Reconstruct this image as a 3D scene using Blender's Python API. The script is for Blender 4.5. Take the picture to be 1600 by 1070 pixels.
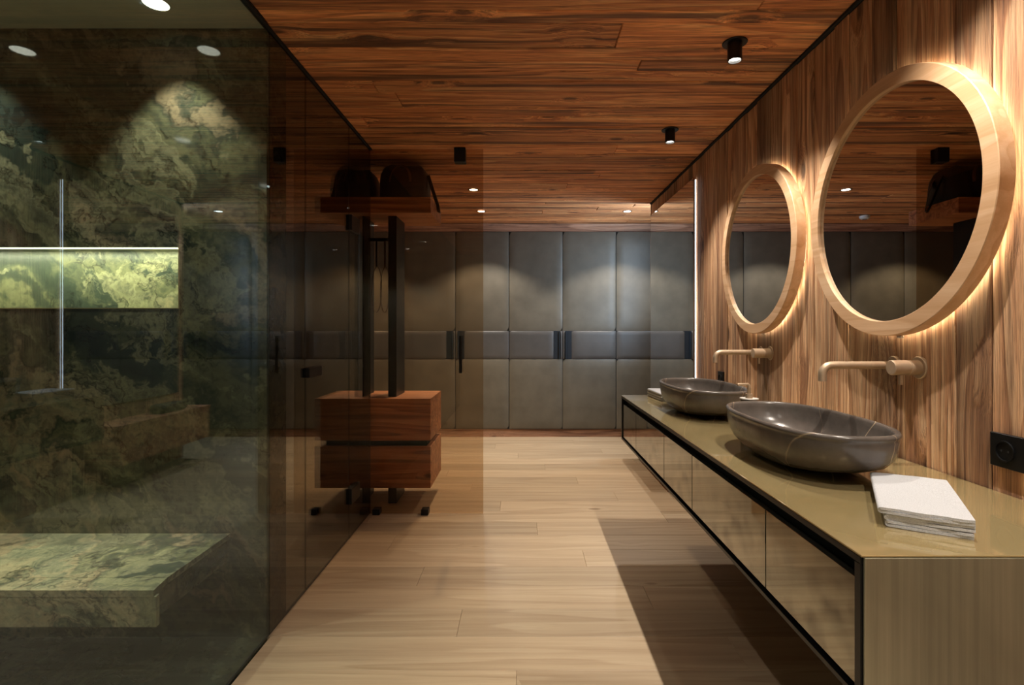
import bpy, bmesh, math, random
from mathutils import Vector, Matrix
random.seed(7)
SC = bpy.context.scene
for o in list(bpy.data.objects): bpy.data.objects.remove(o)
C = SC.collection
PI = math.pi
F = 820.0

# ---------------- camera ----------------
cam = bpy.data.cameras.new('camera'); cam.sensor_width = 36; cam.lens = F/1600*36
cam.shift_x = -16/1600; cam.shift_y = -21/1600; cam.clip_start = .02
co = bpy.data.objects.new('camera', cam); C.objects.link(co)
co.location = (0, 0, 1.215); co.rotation_euler = (PI/2, 0, 0); SC.camera = co
# ---------------- world, exposure ----------------
w = bpy.data.worlds.new('world'); SC.world = w; w.use_nodes = True
w.node_tree.nodes['Background'].inputs[0].default_value = (.5, .6, .8, 1)
w.node_tree.nodes['Background'].inputs[1].default_value = .02
SC.view_settings.view_transform = 'Standard'; SC.view_settings.look = 'None'
SC.view_settings.gamma = 1; SC.view_settings.use_curve_mapping = False
SC.view_settings.exposure = 0.15
WARM = (1, .77, .50); NEUT = (1, .89, .76); COOL = (.55, .76, 1); GREENISH = (.95, 1, .62)
def lamp(kind, loc, power, col, aim=None, size=.03, cone=80, blend=.5, sx=None, sy=None):
    l = bpy.data.lights.new('lamp_light', kind); l.energy = power; l.color = col
    if kind == 'SPOT':
        l.spot_size = math.radians(cone); l.spot_blend = blend; l.shadow_soft_size = size
    elif kind == 'AREA':
        l.shape = 'RECTANGLE'; l.size = sx; l.size_y = sy
    else: l.shadow_soft_size = size
    o = bpy.data.objects.new('lamp_light', l); C.objects.link(o); o.location = loc
    d = (Vector(aim) - Vector(loc)) if aim else Vector((0, 0, -1))
    o.rotation_euler = d.to_track_quat('-Z', 'Y').to_euler()
    return o
# row of surface spots above the vanity: x, y
SPOTS = [(.88, 1.215), (.88, 2.173), (.88, 3.124), (.88, .26)]
for i, (x, y) in enumerate(SPOTS):
    lamp('SPOT', (x, y, 2.318), 72, NEUT, size=.010, cone=112 if i in (0, 3) else 84, blend=.8, aim=(x+.06, y, .8))
# recessed ceiling downlights: x, y, power, colour, cone
DOWN = [(1.056, 5.28, 80, NEUT, 112), (-.413, 5.28, 80, NEUT, 112), (-.413, 4.46, 75, WARM, 100),
        (-1.9, 5.28, 60, WARM, 112), (-1.9, 4.0, 20, WARM, 110), (-.3, .9, 14, NEUT, 130), (-.3, -.85, 55, NEUT, 118), (.8, -.95, 50, NEUT, 118)]  # downlights beside and behind the camera are unseen, added as ambient fill
for x, y, p, c, cn in DOWN:
    lamp('SPOT', (x, y, 2.392), p, c, size=.02, cone=cn, blend=.35)
# shower downlights
SHOWER = [(-1.33, 1.905), (-2.12, 1.905), (-1.33, .853), (-2.12, .853), (-1.33, -.2), (-2.12, -.2)]
for x, y in SHOWER:
    lamp('SPOT', (x, y, 2.392), 66 if y > 1.5 else 40, (1, .99, .80), size=.02, cone=80, blend=.5)
# cool light from the passage beyond the wall end
lamp('SPOT', (1.9, 5.4, 2.392), 26, COOL, size=.02, cone=110, blend=.4)
# tall cool linear light on the passage side of the wood wall's end
lamp('AREA', (1.385, 5.01, 1.7), 22, COOL, aim=(.1, 5.3, 1.95), sx=.03, sy=1.2)

# ---------------- material helpers ----------------
def S(r, g, b):
    f = lambda c: (c/255)/12.92 if c/255 <= .04045 else ((c/255+.055)/1.055)**2.4
    return (f(r), f(g), f(b), 1)
class M:
    def __init__(s, name):
        s.m = bpy.data.materials.new(name); s.m.use_nodes = True; s.t = s.m.node_tree
        s.b = s.t.nodes['Principled BSDF']; s.out = s.t.nodes['Material Output']
    def n(s, typ, ins=None, **at):
        k = s.t.nodes.new('ShaderNode'+typ)
        for a, v in at.items(): setattr(k, a, v)
        for i, v in (ins or {}).items():
            if isinstance(v, bpy.types.NodeSocket): s.t.links.new(v, k.inputs[i])
            else: k.inputs[i].default_value = v
        return k
    def link(s, a, b): s.t.links.new(a, b)
    def p(s, **kw):
        for i, v in kw.items():
            i = i.replace('_', ' ')
            if isinstance(v, bpy.types.NodeSocket): s.link(v, s.b.inputs[i])
            else: s.b.inputs[i].default_value = v
        return s
    def ramp(s, fac, stops, interp='LINEAR'):
        r = s.n('ValToRGB', {0: fac}); r.color_ramp.interpolation = interp
        e = r.color_ramp.elements
        while len(e) < len(stops): e.new(.5)
        for k, (p, c) in zip(e, stops): k.position = p; k.color = c if len(c) == 4 else (*c, 1)
        return r.outputs[0]
    def mix(s, fac, a, b, mode='MIX'):
        k = s.n('MixRGB', {0: fac, 1: a, 2: b}); k.blend_type = mode; return k.outputs[0]
    def math(s, op, a, b=0.0):
        return s.n('Math', {0: a, 1: b}, operation=op).outputs[0]
    def noise(s, vec, scale, detail=4, rough=.55, dist=0, out=0):
        return s.n('TexNoise', {'Vector': vec, 'Scale': scale, 'Detail': detail, 'Roughness': rough, 'Distortion': dist}).outputs[out]
    def scaled(s, vec, sc):
        return s.n('VectorMath', {0: vec, 1: sc}, operation='MULTIPLY').outputs[0]
    def bump(s, h, strength=.4, dist=.004):
        s.link(s.n('Bump', {'Strength': strength, 'Distance': dist, 'Height': h}).outputs[0], s.b.inputs['Normal'])
def G(v): return (v, v, v, 1)
def perm(axis, along, across):
    v = [across]*3; v[axis] = along; return tuple(v)

def wood(name, axis, stops, dark, flat=None, rough=.6, streak=.6, fibre=1.0, bump=.5, knots=.5, tone=.35, wave=7):
    m = M(name)
    oi = m.n('ObjectInfo').outputs['Random']
    tc = m.n('TexCoord').outputs['Object']
    off = m.n('CombineXYZ', {0: m.math('MULTIPLY', oi, 37.0), 1: m.math('MULTIPLY', oi, 91.0), 2: m.math('MULTIPLY', oi, 53.0)}).outputs[0]
    v = m.n('VectorMath', {0: tc, 1: off}, operation='ADD').outputs[0]
    # knots: sparse cells; they also bend the grain around them
    ks = list(perm(axis, 3.4, 8.0))
    if flat is not None: ks[flat] = 0
    kv = m.scaled(v, tuple(ks))
    vo = m.n('TexVoronoi', {'Vector': kv, 'Scale': 1.0, 'Randomness': 1.0})
    kd = vo.outputs['Distance']
    has = m.math('LESS_THAN', m.n('SeparateColor', {0: vo.outputs['Color']}).outputs[0], knots*.55)
    kn = m.ramp(kd, [(0, G(1)), (.10, G(.9)), (.17, G(0)), (1, G(0))])
    kring = m.ramp(kd, [(0, G(1)), (.45, G(0)), (1, G(0))])
    kn = m.math('MULTIPLY', kn, has); kring = m.math('MULTIPLY', kring, has)
    warp = m.noise(m.scaled(v, perm(axis, .9, 3.0)), 1.0, 2, out=1)
    wv = m.n('VectorMath', {0: m.n('VectorMath', {0: warp, 1: (.5, .5, .5)}, operation='SUBTRACT').outputs[0], 1: (.05, .05, .05)}, operation='MULTIPLY').outputs[0]
    v2 = m.n('VectorMath', {0: v, 1: wv}, operation='ADD').outputs[0]
    kb = m.n('CombineXYZ', {0: m.math('MULTIPLY', kring, .03), 1: m.math('MULTIPLY', kring, .03), 2: m.math('MULTIPLY', kring, .03)}).outputs[0]
    v2 = m.n('VectorMath', {0: v2, 1: kb}, operation='ADD').outputs[0]
    broad = m.noise(m.scaled(v2, perm(axis, .7, 14)), 1.0, 3, .5)
    grain = m.noise(m.scaled(v2, perm(axis, 1.3, 60)), 1.0, 4, .65)
    fine = m.noise(m.scaled(v2, perm(axis, 6, 330)), 1.0, 3, .6)
    ringv = m.math('FRACT', m.math('MULTIPLY', m.noise(m.scaled(v2, perm(axis, .55, 9)), 1.0, 1, .4), wave))
    ring = m.ramp(ringv, [(0, G(0)), (.75, G(1)), (.93, G(.9)), (1, G(0))])
    f = m.math('ADD', m.math('MULTIPLY', broad, .42), m.math('ADD', m.math('MULTIPLY', grain, .38), m.math('MULTIPLY', ring, .20)))
    col = m.ramp(f, [(.28, stops[0]), (.45, stops[1]), (.58, stops[2]), (.72, stops[3])])
    col = m.mix(m.math('MULTIPLY', m.ramp(fine, [(.35, G(1)), (.55, G(0))]), .45*fibre), col, dark)
    sk = m.ramp(m.noise(m.scaled(v2, perm(axis, .6, 22)), 1.0, 3, .6), [(.52, G(0)), (.64, G(1))])
    col = m.mix(m.math('MULTIPLY', sk, streak), col, dark)
    col = m.mix(m.math('MULTIPLY', kn, .85), col, dark)
    t = m.ramp(oi, [(0, G(1-tone)), (.5, G(1)), (1, G(1+tone*.5))])
    col = m.mix(1.0, col, t, 'MULTIPLY')
    m.p(Base_Color=col, Roughness=rough)
    h = m.math('SUBTRACT', m.math('ADD', m.math('MULTIPLY', fine, .5*fibre), m.math('ADD', m.math('MULTIPLY', grain, .6), m.math('MULTIPLY', ring, .35))), m.math('MULTIPLY', kn, .5))
    m.bump(h, bump, .006)
    return m.m

def plain(name, col, rough=.5, metal=0, var=.12, scale=30, bump=0, spec=.5):
    m = M(name); tc = m.n('TexCoord').outputs['Object']
    n = m.noise(tc, scale, 4)
    c2 = tuple(min(1, c*(1+var)) for c in col[:3])+(1,); c1 = tuple(c*(1-var) for c in col[:3])+(1,)
    m.p(Base_Color=m.ramp(n, [(.3, c1), (.7, c2)]), Roughness=rough, Metallic=metal)
    m.b.inputs['Specular IOR Level'].default_value = spec
    if bump: m.bump(n, bump, .002)
    return m.m
def emit(name, col, st):
    m = M(name); m.p(Base_Color=(.8, .8, .8, 1)); m.b.inputs['Emission Color'].default_value = (*col, 1)
    m.b.inputs['Emission Strength'].default_value = st; return m.m

def glass(name, tint, f0=.045, rcol=(1, 1, 1, 1)):
    m = M(name)
    ge = m.n('NewGeometry')
    d = m.math('ABSOLUTE', m.n('VectorMath', {0: ge.outputs['Normal'], 1: ge.outputs['Incoming']}, operation='DOT_PRODUCT').outputs['Value'])
    p5 = m.math('POWER', m.math('SUBTRACT', 1.0, d), 5.0)
    fr = m.math('ADD', m.math('MULTIPLY', p5, 1-f0), f0)
    tr = m.n('BsdfTransparent', {0: tint}); gl = m.n('BsdfGlossy', {0: rcol, 'Roughness': 0.0})
    mx = m.n('MixShader', {0: fr, 1: tr.outputs[0], 2: gl.outputs[0]})
    m.link(mx.outputs[0], m.out.inputs[0]); return m.m

def marble(name, rough=.07, bright=1.0, sc=1.0):
    m = M(name); p = m.n('NewGeometry').outputs['Position']
    # shear so that the veins fall from upper left to lower right
    rot = m.n('VectorRotate', {'Vector': p, 'Axis': (0, 1, 0), 'Angle': math.radians(-38)}).outputs[0]
    q = m.scaled(rot, (1.0*sc, 1.4*sc, 3.0*sc))
    wn = m.noise(m.scaled(p, (2.4*sc,)*3), 1.0, 5, .6, out=1)
    wv = m.n('VectorMath', {0: m.n('VectorMath', {0: wn, 1: (.5, .5, .5)}, operation='SUBTRACT').outputs[0], 1: (1.3, 1.3, 1.3)}, operation='MULTIPLY').outputs[0]
    q = m.n('VectorMath', {0: q, 1: wv}, operation='ADD').outputs[0]
    a = m.noise(q, .62, 9, .58, .6)
    b = m.noise(q, 1.5, 9, .6, .5)
    col = m.ramp(a, [(.34, S(36, 44, 44)), (.43, S(62, 70, 58)), (.48, S(112, 112, 84)), (.53, S(68, 74, 62)), (.57, S(150, 134, 106)), (.61, S(110, 112, 92)), (.66, S(60, 70, 64)), (.72, S(170, 146, 116))])
    patch = m.ramp(b, [(.50, G(0)), (.54, G(.8)), (.60, G(.25)), (.7, G(.9))])
    col = m.mix(m.math('MULTIPLY', patch, .5), col, S(186, 180, 142))
    fine = m.noise(p, 30*sc, 6, .7, 1.0)
    col = m.mix(m.ramp(fine, [(.36, G(.45)), (.50, G(0))]), col, S(46, 54, 50))
    vein = m.math('ABSOLUTE', m.math('SUBTRACT', m.noise(q, 1.1, 6, .6), .5))
    col = m.mix(m.ramp(vein, [(0, G(.8)), (.006, G(.3)), (.02, G(0))]), col, S(26, 28, 24))
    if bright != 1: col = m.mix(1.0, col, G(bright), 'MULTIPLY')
    m.p(Base_Color=col, Roughness=rough); return m.m

def brass(name, col1, col2, rough, brush=None, metal=1.0, coat=0, blot=2.2, spots=None):
    m = M(name); tc = m.n('TexCoord').outputs['Object']
    n = m.noise(tc, blot, 4, .6, .6)
    col = m.ramp(n, [(.3, col1), (.7, col2)])
    if spots:
        vo = m.n('TexVoronoi', {'Vector': m.n('VectorMath', {0: tc, 1: m.n('VectorMath', {0: m.noise(tc, 9, 3, out=1), 1: (.06, .06, .06)}, operation='MULTIPLY').outputs[0]}, operation='ADD').outputs[0], 'Scale': 17.0, 'Smoothness': 1.0}, feature='SMOOTH_F1')
        col = m.mix(m.math('MULTIPLY', m.ramp(vo.outputs['Distance'], [(.1, G(1)), (.5, G(0))]), m.ramp(m.noise(tc, 3.1, 2), [(.45, G(0)), (.6, G(.65))])), col, spots)
    r = m.ramp(m.noise(tc, 2.5, 2), [(.3, G(rough*.9)), (.7, G(rough*1.15))])
    if brush is not None:
        st = m.noise(m.scaled(tc, brush), 1.0, 4, .6)
        col = m.mix(m.ramp(st, [(.35, G(.35)), (.65, G(0))]), col, tuple(c*.55 for c in col1[:3])+(1,))
        m.bump(st, .12, .001)
    m.p(Base_Color=col, Roughness=r, Metallic=metal)
    m.b.inputs['Coat Weight'].default_value = coat; m.b.inputs['Coat Roughness'].default_value = .03
    return m.m

MAT = dict(
    ceil=wood('ceiling_wood', 0, [S(140, 84, 48), S(208, 132, 78), S(234, 162, 102), S(246, 190, 130)], S(60, 35, 26), flat=2, rough=.62, streak=.8, knots=.85, bump=.8, fibre=1.4),
    wall=wood('wall_wood', 2, [S(132, 90, 64), S(186, 138, 100), S(214, 172, 132), S(232, 196, 156)], S(56, 34, 27), flat=0, rough=.7, streak=.42, knots=.75, bump=1.2, fibre=1.1, tone=.55, wave=9),
    floor=wood('oak_floor', 0, [S(164, 142, 114), S(178, 157, 130), S(187, 167, 139), S(196, 178, 150)], S(128, 105, 82), flat=2, rough=.42, streak=.12, fibre=.3, knots=.12, bump=.12, tone=.16, wave=5),
    chest=wood('chest_wood', 0, [S(138, 86, 60), S(184, 124, 88), S(212, 152, 110), S(226, 170, 128)], S(76, 44, 34), rough=.5, streak=.5, fibre=.5, knots=.3, bump=.2, tone=.1),
    trim=wood('trim_wood', 0, [S(120, 84, 64), S(160, 118, 92), S(186, 144, 116), S(206, 166, 138)], S(60, 40, 34), rough=.65, streak=.6, knots=.4, bump=.5, tone=.2),
    ash=wood('frame_wood', 1, [S(192, 152, 114), S(204, 166, 128), S(214, 178, 142), S(222, 190, 156)], S(186, 142, 102), rough=.45, streak=.12, fibre=.3, knots=0, bump=.08, tone=.05),
    leather=plain('grey_leather', S(94, 89, 78), .45, 0, .16, 5, .15),
    leather2=plain('grey_leather_band', S(76, 74, 72), .45, 0, .14, 5, .15),
    navy=plain('dark_recess', S(30, 38, 46), .5, .3, .1, 20),
    black=plain('black_metal', S(20, 21, 23), .38, .4, .1, 30),
    gap=plain('black_gap', S(10, 10, 10), .8, 0, .05, 30),
    blackl=plain('black_leather', S(20, 24, 26), .45, 0, .25, 60, .3),
    strap=plain('brown_strap', S(96, 74, 58), .5, 0, .1, 60, .2),
    plaster=plain('shower_plaster', S(205, 203, 182), .8, 0, .05, 8, .05),
    dark=plain('dark_wall', S(46, 44, 42), .8, 0, .1, 3),
    mirror=None, towel=None,
    stone=marble('green_marble', .06, .68), stone_lit=marble('green_marble_lit', .32, 1.45, 1.0), stone_floor=marble('dark_marble_floor', .15, .45, 1.2),  # bench and niche copy: marble colour raised to stand in for lamp light
    counter=brass('brass_top', S(166, 148, 104), S(186, 168, 124), .09, None, .45, .5),
    endp=brass('brushed_brass', S(160, 162, 142), S(188, 188, 166), .30, (90, 90, 1.5), .8, 0),
    front=brass('bronze_front', S(126, 125, 114), S(166, 162, 146), .03, None, .9, .3, 4, S(78, 72, 64)),
    tap=brass('brushed_bronze', S(176, 154, 130), S(196, 174, 148), .45, None, .6, 0, 12),
    steel=plain('chrome', S(200, 200, 200), .15, 1, .02, 10),
    glass=glass('smoked_glass', (.78, .80, .79, 1), .06, (.68, .87, 1, 1)), glassd=glass('dark_smoked_glass', (.60, .59, .56, 1), .05, (.85, .93, 1, 1)),
    glass2=glass('bronze_glass', (.82, .73, .62, 1), .03),
    led=emit('warm_led', (1, .89, .64), 12), ledc=emit('cool_led', (.9, .95, 1), 5), ledn=emit('niche_led', (.97, 1, .72), 4),
    bulb=emit('lamp_glow', (1, .93, .8), 14), bulbs=emit('shower_lamp_glow', (1, 1, .84), 10),
    white=plain('white_plastic', S(210, 208, 204), .4, 0, .03, 20),
)
m = M('mirror_glass'); m.p(Base_Color=(.72, .72, .72, 1), Metallic=1.0, Roughness=.0); MAT['mirror'] = m.m
m = M('towel_cloth'); tc = m.n('TexCoord').outputs['Object']
nn = m.noise(m.scaled(tc, (500, 500, 500)), 1.0, 2); m.p(Base_Color=m.ramp(nn, [(.3, S(164, 167, 172)), (.7, S(196, 199, 204))]), Roughness=.95); m.bump(nn, .5, .002); MAT['towel'] = m.m
# basin: dark grey-brown stone with a few thin pale veins
m = M('basin_stone'); tc = m.n('TexCoord').outputs['Object']
wv = m.noise(tc, 2.2, 2, out=1)
q = m.n('VectorMath', {0: tc, 1: m.scaled(wv, (.22, .22, .22))}, operation='ADD').outputs[0]
vo = m.n('TexVoronoi', {'Vector': q, 'Scale': 3.1}, feature='DISTANCE_TO_EDGE')
ve = m.ramp(vo.outputs['Distance'], [(0, G(1)), (.0025, G(.5)), (.006, G(0))])
ve = m.math('MULTIPLY', ve, m.ramp(m.noise(tc, 5, 2), [(.45, G(0)), (.6, G(.8))]))
base = m.ramp(m.noise(tc, 9, 5, .6), [(.3, S(72, 67, 63)), (.7, S(98, 91, 86))])
m.p(Base_Color=m.mix(ve, base, S(190, 170, 140)), Roughness=.26); m.bump(m.noise(tc, 160, 3), .06, .001); MAT['basin'] = m.m

# ---------------- mesh helpers ----------------
def addbox(bm, a, b, bev=0, seg=1):
    (x0, y0, z0), (x1, y1, z1) = a, b
    vs = [bm.verts.new((x, y, z)) for x in (x0, x1) for y in (y0, y1) for z in (z0, z1)]
    fs = [bm.faces.new([vs[i] for i in f]) for f in ((0, 1, 3, 2), (4, 6, 7, 5), (0, 4, 5, 1), (2, 3, 7, 6), (0, 2, 6, 4), (1, 5, 7, 3))]
    if bev:
        es = list({e for f in fs for e in f.edges})
        bmesh.ops.bevel(bm, geom=es, offset=bev, segments=seg, affect='EDGES', profile=.5)
    return bm
def box(a, b, bev=0, seg=1):
    a, b = [min(p, q) for p, q in zip(a, b)], [max(p, q) for p, q in zip(a, b)]
    return addbox(bmesh.new(), a, b, bev, seg)
def addcyl(bm, p0, p1, r, r2=None, n=32, cap=True):
    p0, p1 = Vector(p0), Vector(p1); r2 = r if r2 is None else r2
    z = (p1-p0).normalized(); x = z.orthogonal().normalized(); y = z.cross(x)
    R = [[bm.verts.new(p+(x*math.cos(2*PI*i/n)+y*math.sin(2*PI*i/n))*rr) for i in range(n)] for p, rr in ((p0, r), (p1, r2))]
    for i in range(n): bm.faces.new((R[0][i], R[0][(i+1) % n], R[1][(i+1) % n], R[1][i]))
    if cap: bm.faces.new(list(reversed(R[0]))); bm.faces.new(R[1])
    return bm
def lathe(prof, axis='Z', n=48, loc=(0, 0, 0), closed=False):
    """profile (r, h); the end points with r = 0 become poles"""
    bm = bmesh.new(); rings = []
    def P(r, h, a):
        c, s = r*math.cos(a), r*math.sin(a)
        v = (c, s, h) if axis == 'Z' else (h, c, s)
        return Vector(v)+Vector(loc)
    for r, h in prof:
        rings.append([bm.verts.new(P(r, h, 0))] if r < 1e-6 else [bm.verts.new(P(r, h, 2*PI*i/n)) for i in range(n)])
    pairs = list(zip(rings, rings[1:]))
    if closed: pairs.append((rings[-1], rings[0]))
    for A, B in pairs:
        for i in range(n):
            j = (i+1) % n
            if len(A) == 1 and len(B) == 1: continue
            if len(A) == 1: bm.faces.new((A[0], B[i], B[j]))
            elif len(B) == 1: bm.faces.new((A[i], A[j], B[0]))
            else: bm.faces.new((A[i], A[j], B[j], B[i]))
    return bm
def tube(pts, r, n=16, bm=None, rx=None):
    """round tube along pts (rx: flat ribbon half-width along local side)"""
    bm = bm or bmesh.new(); pts = [Vector(p) for p in pts]; prev = None; up = None
    for i, p in enumerate(pts):
        t = (pts[min(i+1, len(pts)-1)]-pts[max(i-1, 0)]).normalized()
        if up is None: up = t.orthogonal().normalized()
        up = (up - t*up.dot(t)).normalized(); sd = t.cross(up)
        ring = [bm.verts.new(p+up*math.cos(2*PI*k/n)*r+sd*math.sin(2*PI*k/n)*(rx or r)) for k in range(n)]
        if prev:
            for k in range(n): bm.faces.new((prev[k], prev[(k+1) % n], ring[(k+1) % n], ring[k]))
        else: bm.faces.new(list(reversed(ring)))
        prev = ring
    bm.faces.new(prev); return bm
def obj(name, bm, mat, parent=None, loc=None, smooth=False):
    bmesh.ops.recalc_face_normals(bm, faces=bm.faces)
    me = bpy.data.meshes.new(name); bm.to_mesh(me); bm.free()
    me.materials.append(MAT[mat] if isinstance(mat, str) else mat)
    o = bpy.data.objects.new(name, me); C.objects.link(o)
    if smooth:
        for f in me.polygons: f.use_smooth = True
        if smooth is not True:
            try: me.set_sharp_from_angle(angle=smooth)
            except Exception: pass
    if parent: o.parent = parent
    if loc is not None: o.location = loc
    return o
def tag(o, label, cat, group=None):
    o['label'] = label; o['category'] = cat
    if group: o['group'] = group
    return o
def thing(name, label, cat, loc=(0, 0, 0), group=None):
    o = bpy.data.objects.new(name, None); o.empty_display_size = .05; C.objects.link(o); o.location = loc
    return tag(o, label, cat, group)
def struct(name, bm=None, mat=None):
    o = obj(name, bm, mat) if bm else bpy.data.objects.new(name, None)
    if not bm: C.objects.link(o)
    o['kind'] = 'structure'; return o
def cbox(name, a, b, mat, parent=None, bev=0, seg=1, **k):
    """box whose origin is its own centre (world corners a, b); parent at origin or offset by its location"""
    c = [(p+q)/2 for p, q in zip(a, b)]; h = [abs(q-p)/2 for p, q in zip(a, b)]
    pl = parent.location if parent else (0, 0, 0)
    return obj(name, box([-v for v in h], h, bev, seg), mat, parent, [p-q for p, q in zip(c, pl)], **k)

# ---------------- the room ----------------
H = 2.4; XG = -1.0; XW = 1.215; YM = 2.066; YP = 3.45; YF = 5.896; YE = 4.95; X0 = -3.8; X1 = 2.4; YB = -1.5
fl = struct('floor', box((X0-.2, YB-.1, -.12), (X1+.1, YF+.7, -.02)), 'gap')
y = 1.869-.204*17; row = 0
while y < YF:
    xs = X0+((row*.83) % 1.9); cuts = [X0]
    if row == 22: pass
    while xs < X1:
        if xs-cuts[-1] > .25: cuts.append(xs)
        xs += 1.9
    cuts.append(X1)
    y1 = min(y+.204, YF+.02)
    if y1 > YB:
        for a, b in zip(cuts, cuts[1:]):
            # boards stop at the glass line inside the shower
            if y < YM:
                a = max(a, XG+.004)
                if b-a < .05: continue
            cbox('plank', (a+.0004, max(y, YB)+.0004, -.02), (b-.0004, y1-.0004, 0), 'floor', fl, .0012)
    y += .204; row += 1
cbox('shower_floor', (-2.9, YB, -.02), (XG-.004, YM, .0), 'stone_floor', fl)

ce = struct('ceiling', box((X0-.2, YB-.1, H+.022), (X1+.1, YF+.7, H+.12)), 'gap')
y = YB; row = 0
while y < YF:
    wd = random.choice([.085, .10, .12, .15, .18]); y1 = min(y+wd, YF)
    lo = XG+.012 if y1 <= YM+.12 else X0
    cuts = [lo]; xs = X0+random.uniform(.5, 3.2)
    while xs < X1:
        if xs-cuts[-1] > .3: cuts.append(xs)
        xs += random.uniform(2.4, 4.2)
    cuts.append(X1)
    for a, b in zip(cuts, cuts[1:]):
        d = random.uniform(0, .004)
        cbox('plank', (a+.0006, y+.0015, H+d), (b-.0006, y1-.0015, H+.022), 'ceil', ce, .004)
    y = y1; row += 1
cs = struct('ceiling.001', box((-2.9, YB, H-.002), (XG-.004, YM, H+.02)), 'plaster')

# right wall with vertical reclaimed planks
wr = struct('wall_right', box((XW+.022, YB, 0), (XW+.10, YE-.02, H)), 'gap')
y = YB
while y < YE-.02:
    wd = random.choice([.09, .11, .13, .15, .18]); y1 = min(y+wd, YE)
    if YE-y1 < .06: y1 = YE
    d = random.uniform(-.004, .004)
    cbox('plank', (XW+d, y+.0008, .002), (XW+.022, y1-.0008, H-.014), 'wall', wr, .003)
    y = y1
cbox('plank', (XW, YE, .002), (XW+.10, YE+.02, H-.014), 'wall', wr, .0015)
cbox('shadow_gap', (XW-.012, YB, H-.012), (XW+.02, YE, H-.001), 'gap', wr)
struct('wall_back', box((X0-.1, YF+.5, 0), (X1+.1, YF+.6, H)), 'dark')
struct('wall_left', box((X0-.1, YM, 0), (X0, YF+.6, H)), 'dark')
wf = struct('wall_front')
for a, b in [((X0, YB-.1, 0), (XG, YB, H)), ((XG, YB-.1, 0), (X1, YB, H))]:
    cbox('wall_section', a, b, 'plaster', wf)

# marble shower wall with niche hole
NX0, NX1, NZ0, NZ1, ND = -2.62, -1.353, 1.298, 1.5376, .12
ws = struct('wall_shower')
for a, b in [((-2.9, YM, 0), (XG-.006, YM+.02, NZ0)), ((-2.9, YM, NZ1), (XG-.006, YM+.02, H)), ((NX1, YM, NZ0), (XG-.006, YM+.02, NZ1)), ((-2.9, YM, NZ0), (NX0, YM+.02, NZ1))]:
    cbox('slab', a, b, 'stone', ws)
cbox('slab', (-2.9, YM+ND+.02, 0), (XG-.006, YM+ND+.05, H), 'stone', ws)
cbox('niche_back', (NX0, YM+ND, NZ0), (NX1, YM+ND+.02, NZ1), 'stone_lit', ws)
cbox('niche_side', (NX0-.02, YM+.02, NZ0-.02), (NX0, YM+ND+.02, NZ1+.02), 'stone_lit', ws)
cbox('niche_side', (NX1, YM+.02, NZ0-.02), (NX1+.02, YM+ND+.02, NZ1+.02), 'stone_lit', ws)
cbox('niche_shelf', (NX0, YM+.02, NZ0-.02), (NX1, YM+ND, NZ0), 'stone_lit', ws)
cbox('niche_top', (NX0, YM+.02, NZ1), (NX1, YM+ND, NZ1+.02), 'stone_lit', ws)
cbox('niche_edge', (NX0, YM-.002, NZ0-.003), (NX1+.003, YM, NZ0), 'counter', ws)
cbox('niche_edge', (NX1, YM-.002, NZ0), (NX1+.003, YM, NZ1), 'counter', ws)
cbox('slab', (XG-.03, YM+.02, 0), (XG-.006, YM+ND+.02, H), 'stone', ws)
struct('wall_shower.001', box((-2.95, YB, 0), (-2.9, YM+.1, H)), 'stone')
tl = tag(cbox('niche_light', (NX0+.03, YM+.024, NZ1-.003), (NX1-.02, YM+.030, NZ1-.0005), 'ledn'), 'slim linear light along the top of the lit marble shower niche', 'light')
lamp('AREA', ((NX0+NX1)/2, YM+.028, NZ1-.0035), 7, (.97, 1, .66), aim=((NX0+NX1)/2, YM+.06, NZ0), sx=1.2, sy=.006)
# stone bench
sb = thing('shower_bench', 'floating green marble bench slab in the shower below the niche', 'bench', (-1.9, 1.85, .297))
bm = bmesh.new()
pr = [(-2.898, YM-.001), (-1.149, YM-.001), (-1.136, 1.78), (-1.128, 1.70), (-1.10, 1.615), (-2.898, 1.615)]
def prism(pts, z0, z1):
    bm = bmesh.new(); A = [bm.verts.new((x, y, z0)) for x, y in pts]; B = [bm.verts.new((x, y, z1)) for x, y in pts]
    n = len(pts); bm.faces.new(list(reversed(A))); bm.faces.new(B)
    for i in range(n): bm.faces.new((A[i], A[(i+1) % n], B[(i+1) % n], B[i]))
    return bm
def shift(bm, d): bmesh.ops.translate(bm, verts=bm.verts, vec=Vector(d)); return bm
L = sb.location
o = obj('bench_top', shift(prism([(-2.898, YM-.001), (-1.149, YM-.001), (-1.149, 1.70), (-2.898, 1.70)], .391, .411), (1.9, -1.85, -.297)), 'stone_lit', sb)
o = obj('bench_top', shift(prism([(-2.898, 1.698), (-1.149, 1.698), (-1.135, 1.615), (-2.898, 1.615)], .391, .411), (1.9, -1.85, -.297)), 'stone_lit', sb)
o = obj('front_slab', shift(prism([(-2.898, 1.635), (-1.13, 1.635), (-1.128, 1.617), (-2.898, 1.617)], .297, .391), (1.9, -1.85, -.297)), 'stone_lit', sb)
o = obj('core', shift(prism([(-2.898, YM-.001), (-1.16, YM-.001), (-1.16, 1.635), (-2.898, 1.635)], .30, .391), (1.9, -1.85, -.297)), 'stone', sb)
# floor drain
fd = thing('floor_drain', 'small square dark floor drain in the shower floor', 'drain', (-1.42, 1.45, 0))
cbox('grate_frame', (-1.49, 1.38, .0), (-1.35, 1.52, .004), 'black', fd)
for i in range(5): cbox('grate_slot', (-1.48, 1.392+i*.024, .004), (-1.36, 1.402+i*.024, .006), 'gap', fd)

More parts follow.
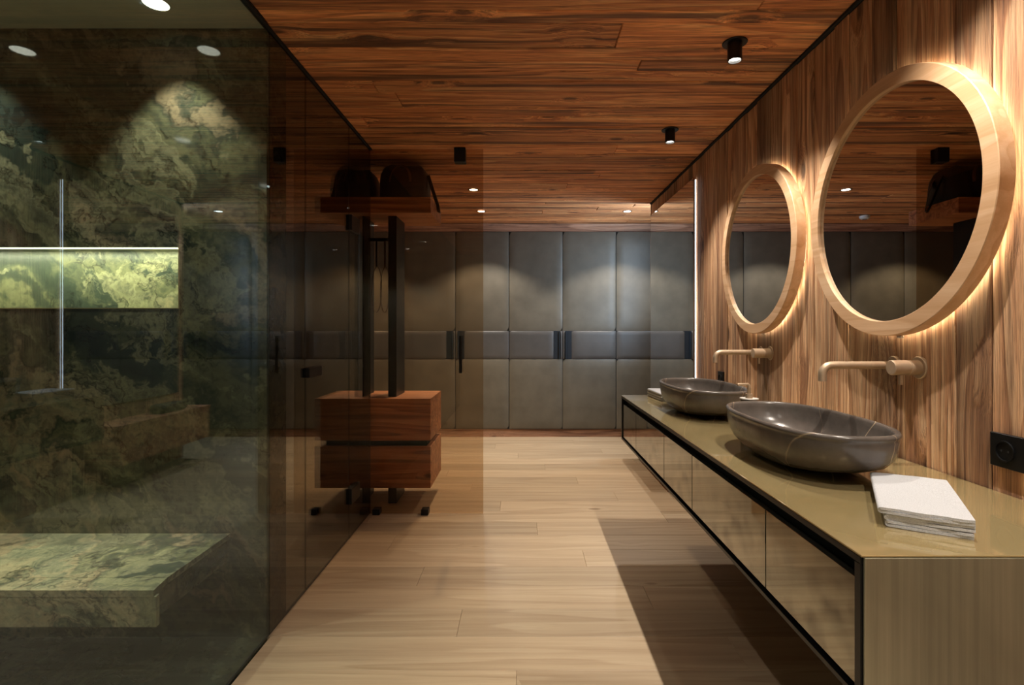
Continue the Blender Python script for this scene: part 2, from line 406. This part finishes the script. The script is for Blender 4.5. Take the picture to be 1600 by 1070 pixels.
# timber trim around the wardrobes
struct('trim_1', box((X0, YF+.002, 2.312), (X1, YF+.5, H-.001)), 'trim')
struct('baseboard_back', box((X0, YF+.02, 0), (X1, YF+.5, .088)), 'trim')
struct('shadow_line', box((XG-.008, YB, H-.012), (XG+.012, YP, H-.001)), 'gap')  # black strip laid in for the shadow line along the ceiling edge
struct('trim_3', box((XG-.010, YB, .0005), (XG-.004, YP, .008)), 'black')

# ---------------- wardrobes ----------------
def pad(x0, x1, z0, z1, notch=None):
    """upholstered pad, softly pillowed, front toward -Y"""
    bm = bmesh.new(); nx, nz = 8, 8; g = []
    for i in range(nx+1):
        r = []
        for j in range(nz+1):
            u, v = i/nx, j/nz
            uu = .5-.5*math.cos(PI*u); vv = .5-.5*math.cos(PI*v)
            e = min(1, min(uu, 1-uu)*(x1-x0)/.012)*min(1, min(vv, 1-vv)*(z1-z0)/.012)
            bl = .004*math.sin(PI*uu)*math.sin(PI*vv)
            r.append(bm.verts.new((x0+uu*(x1-x0), -.008*math.sqrt(max(0, e))-bl*.5, z0+vv*(z1-z0))))
        g.append(r)
    for i in range(nx):
        for j in range(nz): bm.faces.new((g[i][j], g[i+1][j], g[i+1][j+1], g[i][j+1]))
    ext = bmesh.ops.extrude_edge_only(bm, edges=[e for e in bm.edges if e.is_boundary])
    vs = [v for v in ext['geom'] if isinstance(v, bmesh.types.BMVert)]
    for v in vs: v.co.y = .012
    bmesh.ops.contextual_create(bm, geom=[e for e in bm.edges if e.is_boundary])
    return bm
wl = ['at far left in shade behind smoked glass', 'seen through the smoked glass door', 'behind the bronze pane and drawer chest',
      'centred on the back wall beside the bronze pane', 'at the right end by the passage']
protos = {}
def wardrobe(cx, lab):
    t = thing('wardrobe', 'grey leather-padded double wardrobe '+lab, 'wardrobe', (cx, YF, 0), 'padded wardrobes along the back wall')
    if not protos:
        protos['c'] = obj('carcass', box((-.600, .016, .09), (.600, .49, 2.31)), 'gap', t)
        def door(s):
            a, b = (0.0015, .5995) if s > 0 else (-.5995, -.0015)
            d = obj('door', box((a, 0, .094), (b, .015, 2.308)), 'navy', t)
            for z0, z1, mt in ((.096, .876, 'leather'), (1.194, 2.306, 'leather')): obj('panel', pad(a+.001, b-.001, z0, z1), mt, d, smooth=math.radians(50))
            x0, x1 = (a+.001, a+.026), (a+.100, b-.001)
            if s < 0: x0, x1 = (b-.026, b-.001), (a+.001, b-.100)
            obj('panel', pad(x1[0], x1[1], .878, 1.192), 'leather2', d, smooth=math.radians(50))
            obj('panel', pad(x0[0], x0[1], .878, 1.192), 'leather2', d, smooth=math.radians(50))
            h0, h1 = (a+.028, a+.098) if s > 0 else (b-.098, b-.028)
            bm = box((h0, -.004, .882), (h1, .002, 1.188))
            k = h0 if s > 0 else h1
            addbox(bm, (min(k, k+s*.012), -.020, .882), (max(k, k+s*.012), -.003, 1.188), .002)
            obj('handle', bm, 'navy', d)
            return d
        protos['d'] = [door(-1), door(1)]; return t
    for src in [protos['c']]+protos['d']:
        c = src.copy(); C.objects.link(c); c.parent = t
        for g in src.children:
            k = g.copy(); C.objects.link(k); k.parent = c
    return t
for k, lab in zip(range(-3, 2), wl): wardrobe(.453+1.2035*k, lab)

# ---------------- glass ----------------
def hinge(name, y, z, parent, sy=.15, sz=.09):
    pl = parent.location
    bm = box((XG-.022, y-sy/2, z-sz/2), (XG+.022, y+sy/2, z+sz/2), .003)
    return obj(name, shift(bm, [-v for v in pl]), 'black', parent)
g = thing('glass_screen', 'frameless smoked glass screen in front of the green marble shower', 'glass screen', (XG, 0, 0))
cbox('pane', (XG-.004, YB+.01, .009), (XG+.004, 2.064, H-.013), 'glass', g)
g = thing('glass_screen', 'narrow fixed smoked glass pane between marble wall end and glass door', 'glass screen', (XG, 2.2, 0))
cbox('pane', (XG-.004, 2.07, .009), (XG+.004, 2.416, H-.013), 'glassd', g)
g = struct('door_1'); g.location = (XG, 3.02, 0)
cbox('pane', (XG-.004, 2.420, .012), (XG+.004, 3.022, H-.014), 'glassd', g)
hinge('hinge', 3.09, 1.83, g); hinge('hinge', 3.09, .25, g)
hinge('lock', 2.49, 1.012, g, .15, .045)
bm = tube([(0, 0, -.1), (0, 0, .1)], .008); 
g2 = thing('glass_screen', 'fixed smoked glass pane on the hinge side of the glass door', 'glass screen', (XG, 3.2, 0))
cbox('pane', (XG-.004, 3.027, .009), (XG+.004, YP-.006, H-.013), 'glassd', g2)
g3 = thing('glass_partition', 'bronze tinted glass partition standing across the aisle before the drawer chest', 'glass screen', (-.7, YP, 0))
cbox('pane', (-1.50, YP-.005, .004), (-.256, YP+.005, H-.004), 'glass2', g3)
for x in (-1.37, -.955, -.637): cbox('floor_clamp', (x-.024, YP-.03, 0), (x+.024, YP+.03, .038), 'black', g3, .003)
cbox('ceiling_clamp', (-.445, YP-.035, H-.095), (-.37, YP+.035, H-.001), 'black', g3, .003)
bm = tube([(-.40, YP-.045, .93), (-.40, YP-.045, 1.17)], .010)
for z in (.96, 1.14): addcyl(bm, (-.40, YP-.045, z), (-.40, YP-.006, z), .006, n=12)
obj('handle', shift(bm, (.7, -YP, 0)), 'black', g3, smooth=math.radians(40))

# ---------------- drawer chest, posts, shelf ----------------
CX0, CX1, CY0, CY1 = -1.41, -.622, 3.56, 4.02
ch = thing('wardrobe_stand', 'brown wooden drawer chest and top shelf on two black steel posts', 'storage stand', (-1.02, 3.79, 0))
for x in (-1.105, -.877): 
    cbox('post', (x-.058 if x > -1 else x-.065, 3.66, 0), (x, 3.915, 2.004), 'black', ch, .001)
for z0, z1 in ((.136, .418), (.458, .743)):
    d = cbox('drawer', (CX0, CY0, z0), (CX1, CY1, z1), 'chest', ch, .0015)
cbox('drawer_gap', (CX0+.03, CY0+.03, .41), (CX1-.03, CY1-.03, .46), 'gap', ch)
cbox('shelf', (CX0, CY0, 2.004), (CX1, CY1, 2.111), 'chest', ch, .0015)
cbox('shelf_fixing', (-1.2, 3.70, 2.111), (-.85, 3.86, 2.114), 'black', ch)
cbox('hanging_rail', (-1.105, 3.77, 1.845), (-.935, 3.80, 1.87), 'black', ch)
hz = 1.845
for k, dx in enumerate((-1.05, -.99)):
    hg = thing('hanger', 'thin wire hanger loop hanging from black rail, %s of the two' % ('left' if k == 0 else 'right'), 'hanger', (dx, 3.785, hz-.3), 'wire hangers on the rail')
    cbox('strap', (dx-.005, 3.777, hz-.18), (dx+.005, 3.793, hz), 'strap' if k else 'blackl', hg)
    pts = [(.036*math.sin(2*PI*t/32)*(1 if k == 0 else .9), .01*math.cos(2*PI*t/32), -.045-.165*(1-math.cos(2*PI*t/32))+.165) for t in range(33)]
    obj('loop', tube(pts, .0025, 8), 'strap', hg, smooth=True)

def bag(name, lab, x, y, wx, wy, h, mat, strapside):
    t = thing(name, lab, 'bag', (x, y, 2.111))
    bm = bmesh.new(); prof = [(.86, 0), (.96, .012), (1, .06), (.99, .45), (.92, .72), (.72, .90), (.45, .985), (.15, 1.0)]
    n = 36; rings = []
    for s, z in prof:
        r = []
        for i in range(n):
            a = 2*PI*i/n; c, q = math.cos(a), math.sin(a); e = .55
            sx = s if z < .6 else 1-(1-s)*.45
            r.append(bm.verts.new((math.copysign(abs(c)**e, c)*wx/2*sx, math.copysign(abs(q)**e, q)*wy/2*s, z*h+.006*math.sin(5*a+x)*z)))
        rings.append(r)
    for A, B in zip(rings, rings[1:]):
        for i in range(n): bm.faces.new((A[i], A[(i+1) % n], B[(i+1) % n], B[i]))
    bm.faces.new(list(reversed(rings[0]))); bm.faces.new(rings[-1])
    obj('body', bm, mat, t, smooth=math.radians(60))
    for s in (-1, 1):
        pts = [(-.07*math.cos(a), s*(wy/2+.004-.03*math.sin(a)), h*.45+math.sin(a)*h*.45) for a in [PI*k/14 for k in range(15)]]
        obj('handle', tube(pts, .003, 10, rx=.010), 'strap', t, smooth=True)
    obj('zip', box((-wx*.36, -.004, h*.995), (wx*.36, .004, h*1.006)), 'strap', t)
    if strapside:
        pts = [(strapside*(wx/2-.03), -.03, h*.7), (strapside*(wx/2+.0), -.04, h*.74), (strapside*(wx/2+.025), -.02, h*.4), (strapside*(wx/2+.058), 0, 0), (strapside*(wx/2+.066), .02, -.05), (strapside*(wx/2+.060), .05, -.03), (strapside*(wx/2+.03), .06, h*.35), (strapside*(wx/2-.012), .06, h*.75)]
        obj('shoulder_strap', tube(pts, .002, 8, rx=.014), 'blackl', t, smooth=True)
    return t
bag('travel_bag', 'black leather travel bag at the right end of the high wooden shelf', -.84, 3.79, .34, .36, .265, 'blackl', 1)
bag('travel_bag', 'dark travel bag on the left half of the high wooden shelf', -1.20, 3.79, .32, .34, .235, 'blackl', 0)

# ---------------- vanity ----------------
VX = .62; VY0 = .962; VY1 = 3.28; ZT = .802; ZB = .527
va = thing('vanity_cabinet', 'long floating black-framed vanity cabinet with five bronze drawer fronts', 'cabinet', (.92, 2.1, ZB))
def V(name, a, b, mat, bev=.001, par=None):
    return cbox(name, a, b, mat, va, bev)
V('carcass', (VX+.03, VY0+.02, ZB+.012), (XW-.006, VY1-.012, ZT-.014), 'gap', 0)
V('top_rail', (VX, VY0, ZT-.018), (VX+.05, VY1, ZT-.0045), 'black')
V('bottom_panel', (VX, VY0, ZB), (XW-.006, VY1, ZB+.012), 'black')
V('end_panel', (VX, VY0, ZB+.012), (VX+.03, VY0+.018, ZT-.018), 'black')
V('end_panel', (VX, VY1-.012, ZB+.012), (XW-.006, VY1, ZT-.014), 'black')
cuts = [.984, 1.35, 1.935, 2.317, 2.886, VY1-.014]
for i, (a, b) in enumerate(zip(cuts, cuts[1:])):
    V('drawer_front', (VX+.006, a+.0025, ZB+.022), (VX+.026, b-.0025, .750), 'front', .0008)
ct = thing('countertop', 'polished brass countertop with brushed brass end panel under both basins', 'countertop', (.92, 2.1, ZT))
cbox('top_plate', (VX-.001, VY0-.004, ZT-.004), (XW-.006, VY1+.002, ZT), 'counter', ct, .0008)
cbox('side_plate', (VX+.004, VY0-.006, .40), (XW-.006, VY0-.0005, ZT-.0045), 'endp', ct, .0008)

def pill(a, b, n, e=2.6):
    out = []
    for i in range(n):
        t = 2*PI*i/n; c, s = math.cos(t), math.sin(t)
        out.append((math.copysign(abs(c)**(2/e), c)*b, math.copysign(abs(s)**(2/e), s)*a))
    return out
def basin(x, y, lab):
    t = thing('basin', lab, 'basin', (x, y, ZT), 'stone basins on the brass counter')
    bm = bmesh.new(); n = 72; a0, b0, h = .336, .174, .14
    prof = [(.085, .0), (.072, .002), (.052, .010), (.034, .024), (.019, .043), (.009, .067), (.004, .098), (.002, .118), (.003, .123), (0, .127), (-.001, .133), (.002, .1385), (.007, .1405), (.012, .1385), (.015, .132), (.017, .120), (.020, .085), (.032, .055), (.052, .034), (.072, .024), (.085, .018)]
    rings = [[bm.verts.new((px, py, z)) for px, py in pill(a0-i*(1.1+2.2*max(0, 1-z/.09)), b0-i, n)] for i, z in prof]
    for A, B in zip(rings, rings[1:]):
        for i in range(n): bm.faces.new((A[i], A[(i+1) % n], B[(i+1) % n], B[i]))
    bm.faces.new(list(reversed(rings[0]))); bm.faces.new(rings[-1])
    obj('bowl', bm, 'basin', t, smooth=math.radians(60))
    obj('drain', lathe([(0, .022), (.026, .022), (.031, .0185), (.031, .0182)], n=32), 'tap', t, smooth=math.radians(40))
basin(.880, 1.662, 'large oval dark stone vessel basin nearest the white towels')
basin(.890, 2.615, 'oval dark stone vessel basin farther back under the smaller-looking round mirror')

def faucet(ys, yh, lab, k):
    t = thing('faucet', lab, 'faucet', (XW, ys, 1.097), 'wall faucets')
    pts = [(0, 0, 0), (-.19, 0, 0)]+[(-.205-.030*math.sin(a), 0, -.030*(1-math.cos(a))) for a in [PI/2*q/8 for q in range(1, 9)]]+[(-.235, 0, -.052)]
    pts = [(0, 0, 0), (-.1, 0, 0), (-.19, 0, 0)]+pts[2:]
    obj('spout', tube(pts, .0125, 20), 'tap', t, smooth=math.radians(50))
    obj('rose', lathe([(0, -.006), (.028, -.006), (.030, -.004), (.030, .003), (0, .003)], 'X', 40), 'tap', t, smooth=math.radians(30))
    obj('rose', lathe([(0, -.006), (.032, -.006), (.034, -.004), (.034, .003), (0, .003)], 'X', 40, (0, yh-ys, 0)), 'tap', t, smooth=math.radians(30))
    hd = obj('handle', lathe([(0, -.088), (.021, -.088), (.023, -.086), (.023, -.040), (.0215, -.039), (.0215, -.037), (.023, -.036), (.023, -.006), (0, -.006)], 'X', 40, (0, yh-ys, 0)), 'tap', t, smooth=math.radians(30))
    tab = box((-.062, yh-ys-.005, -.052), (-.053, yh-ys+.005, -.018), .001)
    obj('lever', tab, 'tap', hd)
faucet(1.714, 1.605, 'bronze wall faucet with long spout above the nearest basin', 0)
faucet(2.665, 2.566, 'bronze wall faucet above the farther basin', 1)

def round_mirror(y, lab):
    t = thing('round_mirror', lab, 'mirror', (XW, y, 1.608), 'backlit round mirrors')
    d = -.058; bk = -.017; R, r = .415, .368
    obj('frame', lathe([(R, d+.002), (R-.002, d), (r+.001, d), (r, d+.001), (r, d+.016), (r-.012, d+.016), (r-.012, bk), (R, bk)], 'X', 128, closed=True), 'ash', t, smooth=math.radians(30))
    obj('mirror_glass', lathe([(0, d+.012), (r-.0005, d+.012), (r-.0005, d+.0155), (0, d+.0155)], 'X', 96), 'mirror', t, smooth=math.radians(30))
    obj('backing', lathe([(0, bk+.001), (.34, bk+.001), (.34, -.006), (0, -.006)], 'X', 64), 'black', t)
    obj('light_strip', lathe([(.398, bk+.001), (.406, bk+.001), (.406, bk+.005), (.398, bk+.005)], 'X', 96, closed=True), 'led', t)
    obj('touch_switch', shift(box((-.006, -.010, -.004), (.006, .010, .004), .002), (bk-.004, -.03, -R-.003)), 'white', t)
round_mirror(1.688, 'large round backlit mirror in a pale wood frame above the nearest basin')
round_mirror(2.628, 'round backlit mirror in a pale wood frame above the farther basin')

# rectangular mirror with cool edge light
rm = thing('wall_mirror', 'tall rectangular frameless mirror at the far end of the wood wall', 'mirror', (XW, 4.25, .63))
cbox('mirror_glass', (XW-.026, 3.645, .63), (XW-.020, 4.86, 2.265), 'mirror', rm)
cbox('backing', (XW-.020, 3.67, .65), (XW-.005, 4.835, 2.245), 'black', rm)
cbox('light_strip', (XW-.011, 3.650, .64), (XW-.007, 3.654, 2.255), 'ledc', rm)
cbox('light_strip', (XW-.014, 4.861, .66), (XW-.008, 4.866, 2.235), 'ledc', rm)

# wooden bench below that mirror with a dark folded item
bn = thing('wall_bench', 'brown wooden floating bench box under the tall rectangular mirror', 'bench', (1.08, 4.4, .2))
cbox('body', (.956, 3.84, .205), (XW-.006, YE, .480), 'chest', bn, .001)
cbox('top', (.950, 3.83, .480), (XW-.006, YE+.003, .502), 'chest', bn, .001)
pb = thing('clutch_bag', 'dark soft pouch lying on the wooden bench under the rectangular mirror', 'bag', (1.07, 4.55, .502))
bm = box((-.07, -.16, 0), (.07, .16, .075), .03, 4); obj('body', bm, 'blackl', pb, smooth=math.radians(60))
obj('flap', box((-.074, -.13, .03), (-.070, .13, .07), .001), 'strap', pb)

# ---------------- outlets ----------------
def outlet(y, z, lab, n=1):
    t = thing('power_outlet', lab, 'power outlet', (XW, y, z))
    obj('plate', box((-.012, -.0425-.081*(n-1), -.0425), (-.002, .0425, .0425), .0015), 'black', t)
    for k in range(n):
        obj('socket', lathe([(.022, -.006), (.0225, -.0155), (.026, -.0155), (.0265, -.0125), (.0265, -.006)], 'X', 32, (0, -.081*k, 0), closed=True), 'black', t, smooth=math.radians(40))
        bm = bmesh.new()
        for s in (-1, 1): addcyl(bm, (-.013, -.081*k+s*.0095, 0), (-.0122, -.081*k+s*.0095, 0), .003, n=12)
        obj('contact', bm, 'gap', t)
outlet(1.308, .910, 'black double wall socket on the wood wall right of the white towels', 2)
outlet(3.19, .915, 'black wall socket just above the rim of the farther basin', 1)

# ---------------- soap dispenser ----------------
sd = thing('soap_dispenser', 'brass pump soap dispenser between the two stone basins', 'soap dispenser', (.925, 2.14, ZT))
obj('bottle', lathe([(0, 0), (.03, 0), (.032, .003), (.032, .128), (0, .128)], n=40), 'basin', sd, smooth=math.radians(40))
obj('cap', lathe([(0, .1282), (.036, .1282), (.036, .1315), (0, .1315)], n=40), 'white', sd, smooth=math.radians(40))
obj('collar', lathe([(0, .1316), (.014, .1316), (.014, .150), (0, .150)], n=32), 'tap', sd, smooth=math.radians(40))
bm = addcyl(bmesh.new(), (0, 0, .150), (0, 0, .176), .008, n=20); 
obj('pump', tube([(0, 0, .168), (0, 0, .184), (-.004, 0, .188), (-.048, 0, .1865)], .0055, 14, bm), 'tap', sd, smooth=math.radians(50))

# ---------------- towels ----------------
def folded(name, lab, group, w, d, z0, layers, th, x, y, rz, ox=0, oy=0, seed=1):
    """one towel folded zig-zag: the folds show on the -x side"""
    rnd = random.Random(seed); pts = []; nseg = 14
    for k in range(layers):
        z = z0+th*.5+k*th*1.08
        xs = [(-w/2+w*i/nseg) for i in range(nseg+1)]
        if k % 2 == 0: xs.reverse()
        for q, xx in enumerate(xs): pts.append((xx, z))
        if k < layers-1:
            s = -1 if k % 2 == 0 else 1
            for a in (-60, -30, 0, 30, 60): pts.append((s*(w/2+th*.54*math.cos(math.radians(a))), z+th*.54+th*.54*math.sin(math.radians(a))))
    N = len(pts); ny = 16; bm = bmesh.new(); hv = th*.46; rows = []
    ph = rnd.uniform(0, 6)
    for j in range(ny+1):
        v = -d/2+d*j/ny; r = []
        up, dn = [], []
        for i, (px, pz) in enumerate(pts):
            a = pts[max(i-1, 0)]; b = pts[min(i+1, N-1)]
            tx, tz = b[0]-a[0], b[1]-a[1]; l = math.hypot(tx, tz) or 1; nx, nz = -tz/l, tx/l
            wob = .0006*math.sin(23*px+9*v+ph)*(pz-z0)/th
            vv = v+(.0015*math.sin(31*px+ph+i*.7) if j in (0, ny) else 0)
            up.append(bm.verts.new((px+nx*hv, vv, pz+nz*hv+wob))); dn.append(bm.verts.new((px-nx*hv, vv, pz-nz*hv+wob)))
        rows.append(up+dn[::-1])
    M_ = 2*N
    for A, B in zip(rows, rows[1:]):
        for i in range(M_): bm.faces.new((A[i], A[(i+1) % M_], B[(i+1) % M_], B[i]))
    for R in (rows[0], rows[-1]):
        for i in range(N-1): bm.faces.new((R[i], R[i+1], R[M_-2-i], R[M_-1-i]))
    o = obj(name, bm, 'towel', smooth=math.radians(60))
    c, s = math.cos(rz), math.sin(rz)
    o.location = (x+c*ox-s*oy, y+s*ox+c*oy, ZT); o.rotation_euler = (0, 0, rz)
    return tag(o, lab, 'towel', group)
gr = 'white towels stacked at the front of the counter'
for k, (lab, w, d, ox, oy) in enumerate([('lowest folded white towel of the stack beside the nearest basin', .138, .300, .006, .0), ('middle folded white towel of the stack beside the nearest basin', .142, .305, .006, .002), ('topmost folded white towel of the stack beside the nearest basin', .152, .318, 0, .004)]):
    folded('towel', lab, gr, w, d, .0005+k*.0137, 2, .0062, .896, 1.192, -math.radians(31), ox, oy, k)
gr = 'white towels stacked at the far end of the counter'
for k, lab in enumerate(['lowest folded white towel behind the farther basin', 'middle folded white towel behind the farther basin', 'topmost folded white towel behind the farther basin']):
    folded('towel', lab, gr, .17, .26, .0005+k*.0155, 2, .0070, .875, 3.125, math.radians(4), 0, 0, k+5)

# ---------------- ceiling lamps ----------------
def spot(x, y, lab):
    t = thing('ceiling_spot', lab, 'ceiling light', (x, y, H), 'black spots above the vanity')
    obj('base_ring', lathe([(0, -.004), (.048, -.004), (.050, -.002), (.050, 0), (0, 0)], n=40), 'black', t, smooth=math.radians(30))
    obj('body', lathe([(.028, -.075), (.029, -.074), (.029, -.004), (.0245, -.004), (.0245, -.075)], n=40, closed=True), 'black', t, smooth=math.radians(30))
    obj('bulb', lathe([(0, -.064), (.024, -.064), (.024, -.060), (0, -.060)], n=32), 'bulb', t)
for (x, y), lab in zip(SPOTS, ['black cylinder ceiling spot overhead, nearest visible vanity end', 'black cylinder ceiling spot between the two mirrors, larger in view', 'black cylinder ceiling spot farther back, smaller in view', 'black cylinder ceiling spot behind the near end of the vanity']):
    spot(x, y, lab)
def down(x, y, lab, r, mb, ring, group, z=H):
    t = thing('downlight', lab, 'ceiling light', (x, y, z), group)
    obj('trim_ring', lathe([(r, -.003), (r+.012, -.003), (r+.013, 0), (r, 0)], n=36, closed=True), ring, t, smooth=math.radians(30))
    obj('lens', lathe([(0, -.0015), (r-.0005, -.0015), (r-.0005, -.0005), (0, -.0005)], n=32), mb, t)
dl = ['small recessed downlight near the passage at the right of the back ceiling', 'small recessed downlight before the back wardrobes, behind the bronze pane edge', 'small recessed downlight just behind the bronze glass partition', 'recessed downlight before the wardrobes behind the smoked glass',
      'recessed downlight behind the glass door area', 'added recessed fill downlight over the aisle beside the camera', 'added recessed fill downlight over the aisle behind the camera', 'added recessed fill downlight behind the camera near the wood wall']
for (x, y, *_), lab in zip(DOWN, dl): down(x, y, lab, .034, 'bulb', 'black', 'recessed downlights in the wooden ceiling')
down(1.9, 5.4, 'recessed downlight in the passage behind the wood wall', .034, 'bulb', 'black', 'recessed downlights in the wooden ceiling')
sl = ['front right', 'front left', 'middle right', 'middle left', 'rear right', 'rear left']
for (x, y), s in zip(SHOWER, sl): down(x, y, 'round glowing shower ceiling downlight, %s of the grid' % s, .042, 'bulbs', 'plaster', 'shower downlights', H-.0025)
sk = thing('smoke_detector', 'small round white smoke detector on the wood ceiling, seen in the large mirror', 'smoke detector', (-1.25, 5.5, H))
obj('housing', lathe([(0, -.035), (.03, -.035), (.046, -.024), (.05, -.008), (.05, 0), (0, 0)], n=40), 'white', sk, smooth=math.radians(40))
obj('sensor_grille', lathe([(.018, -.038), (.022, -.038), (.022, -.0352), (.018, -.0352)], n=32, closed=True), 'black', sk)
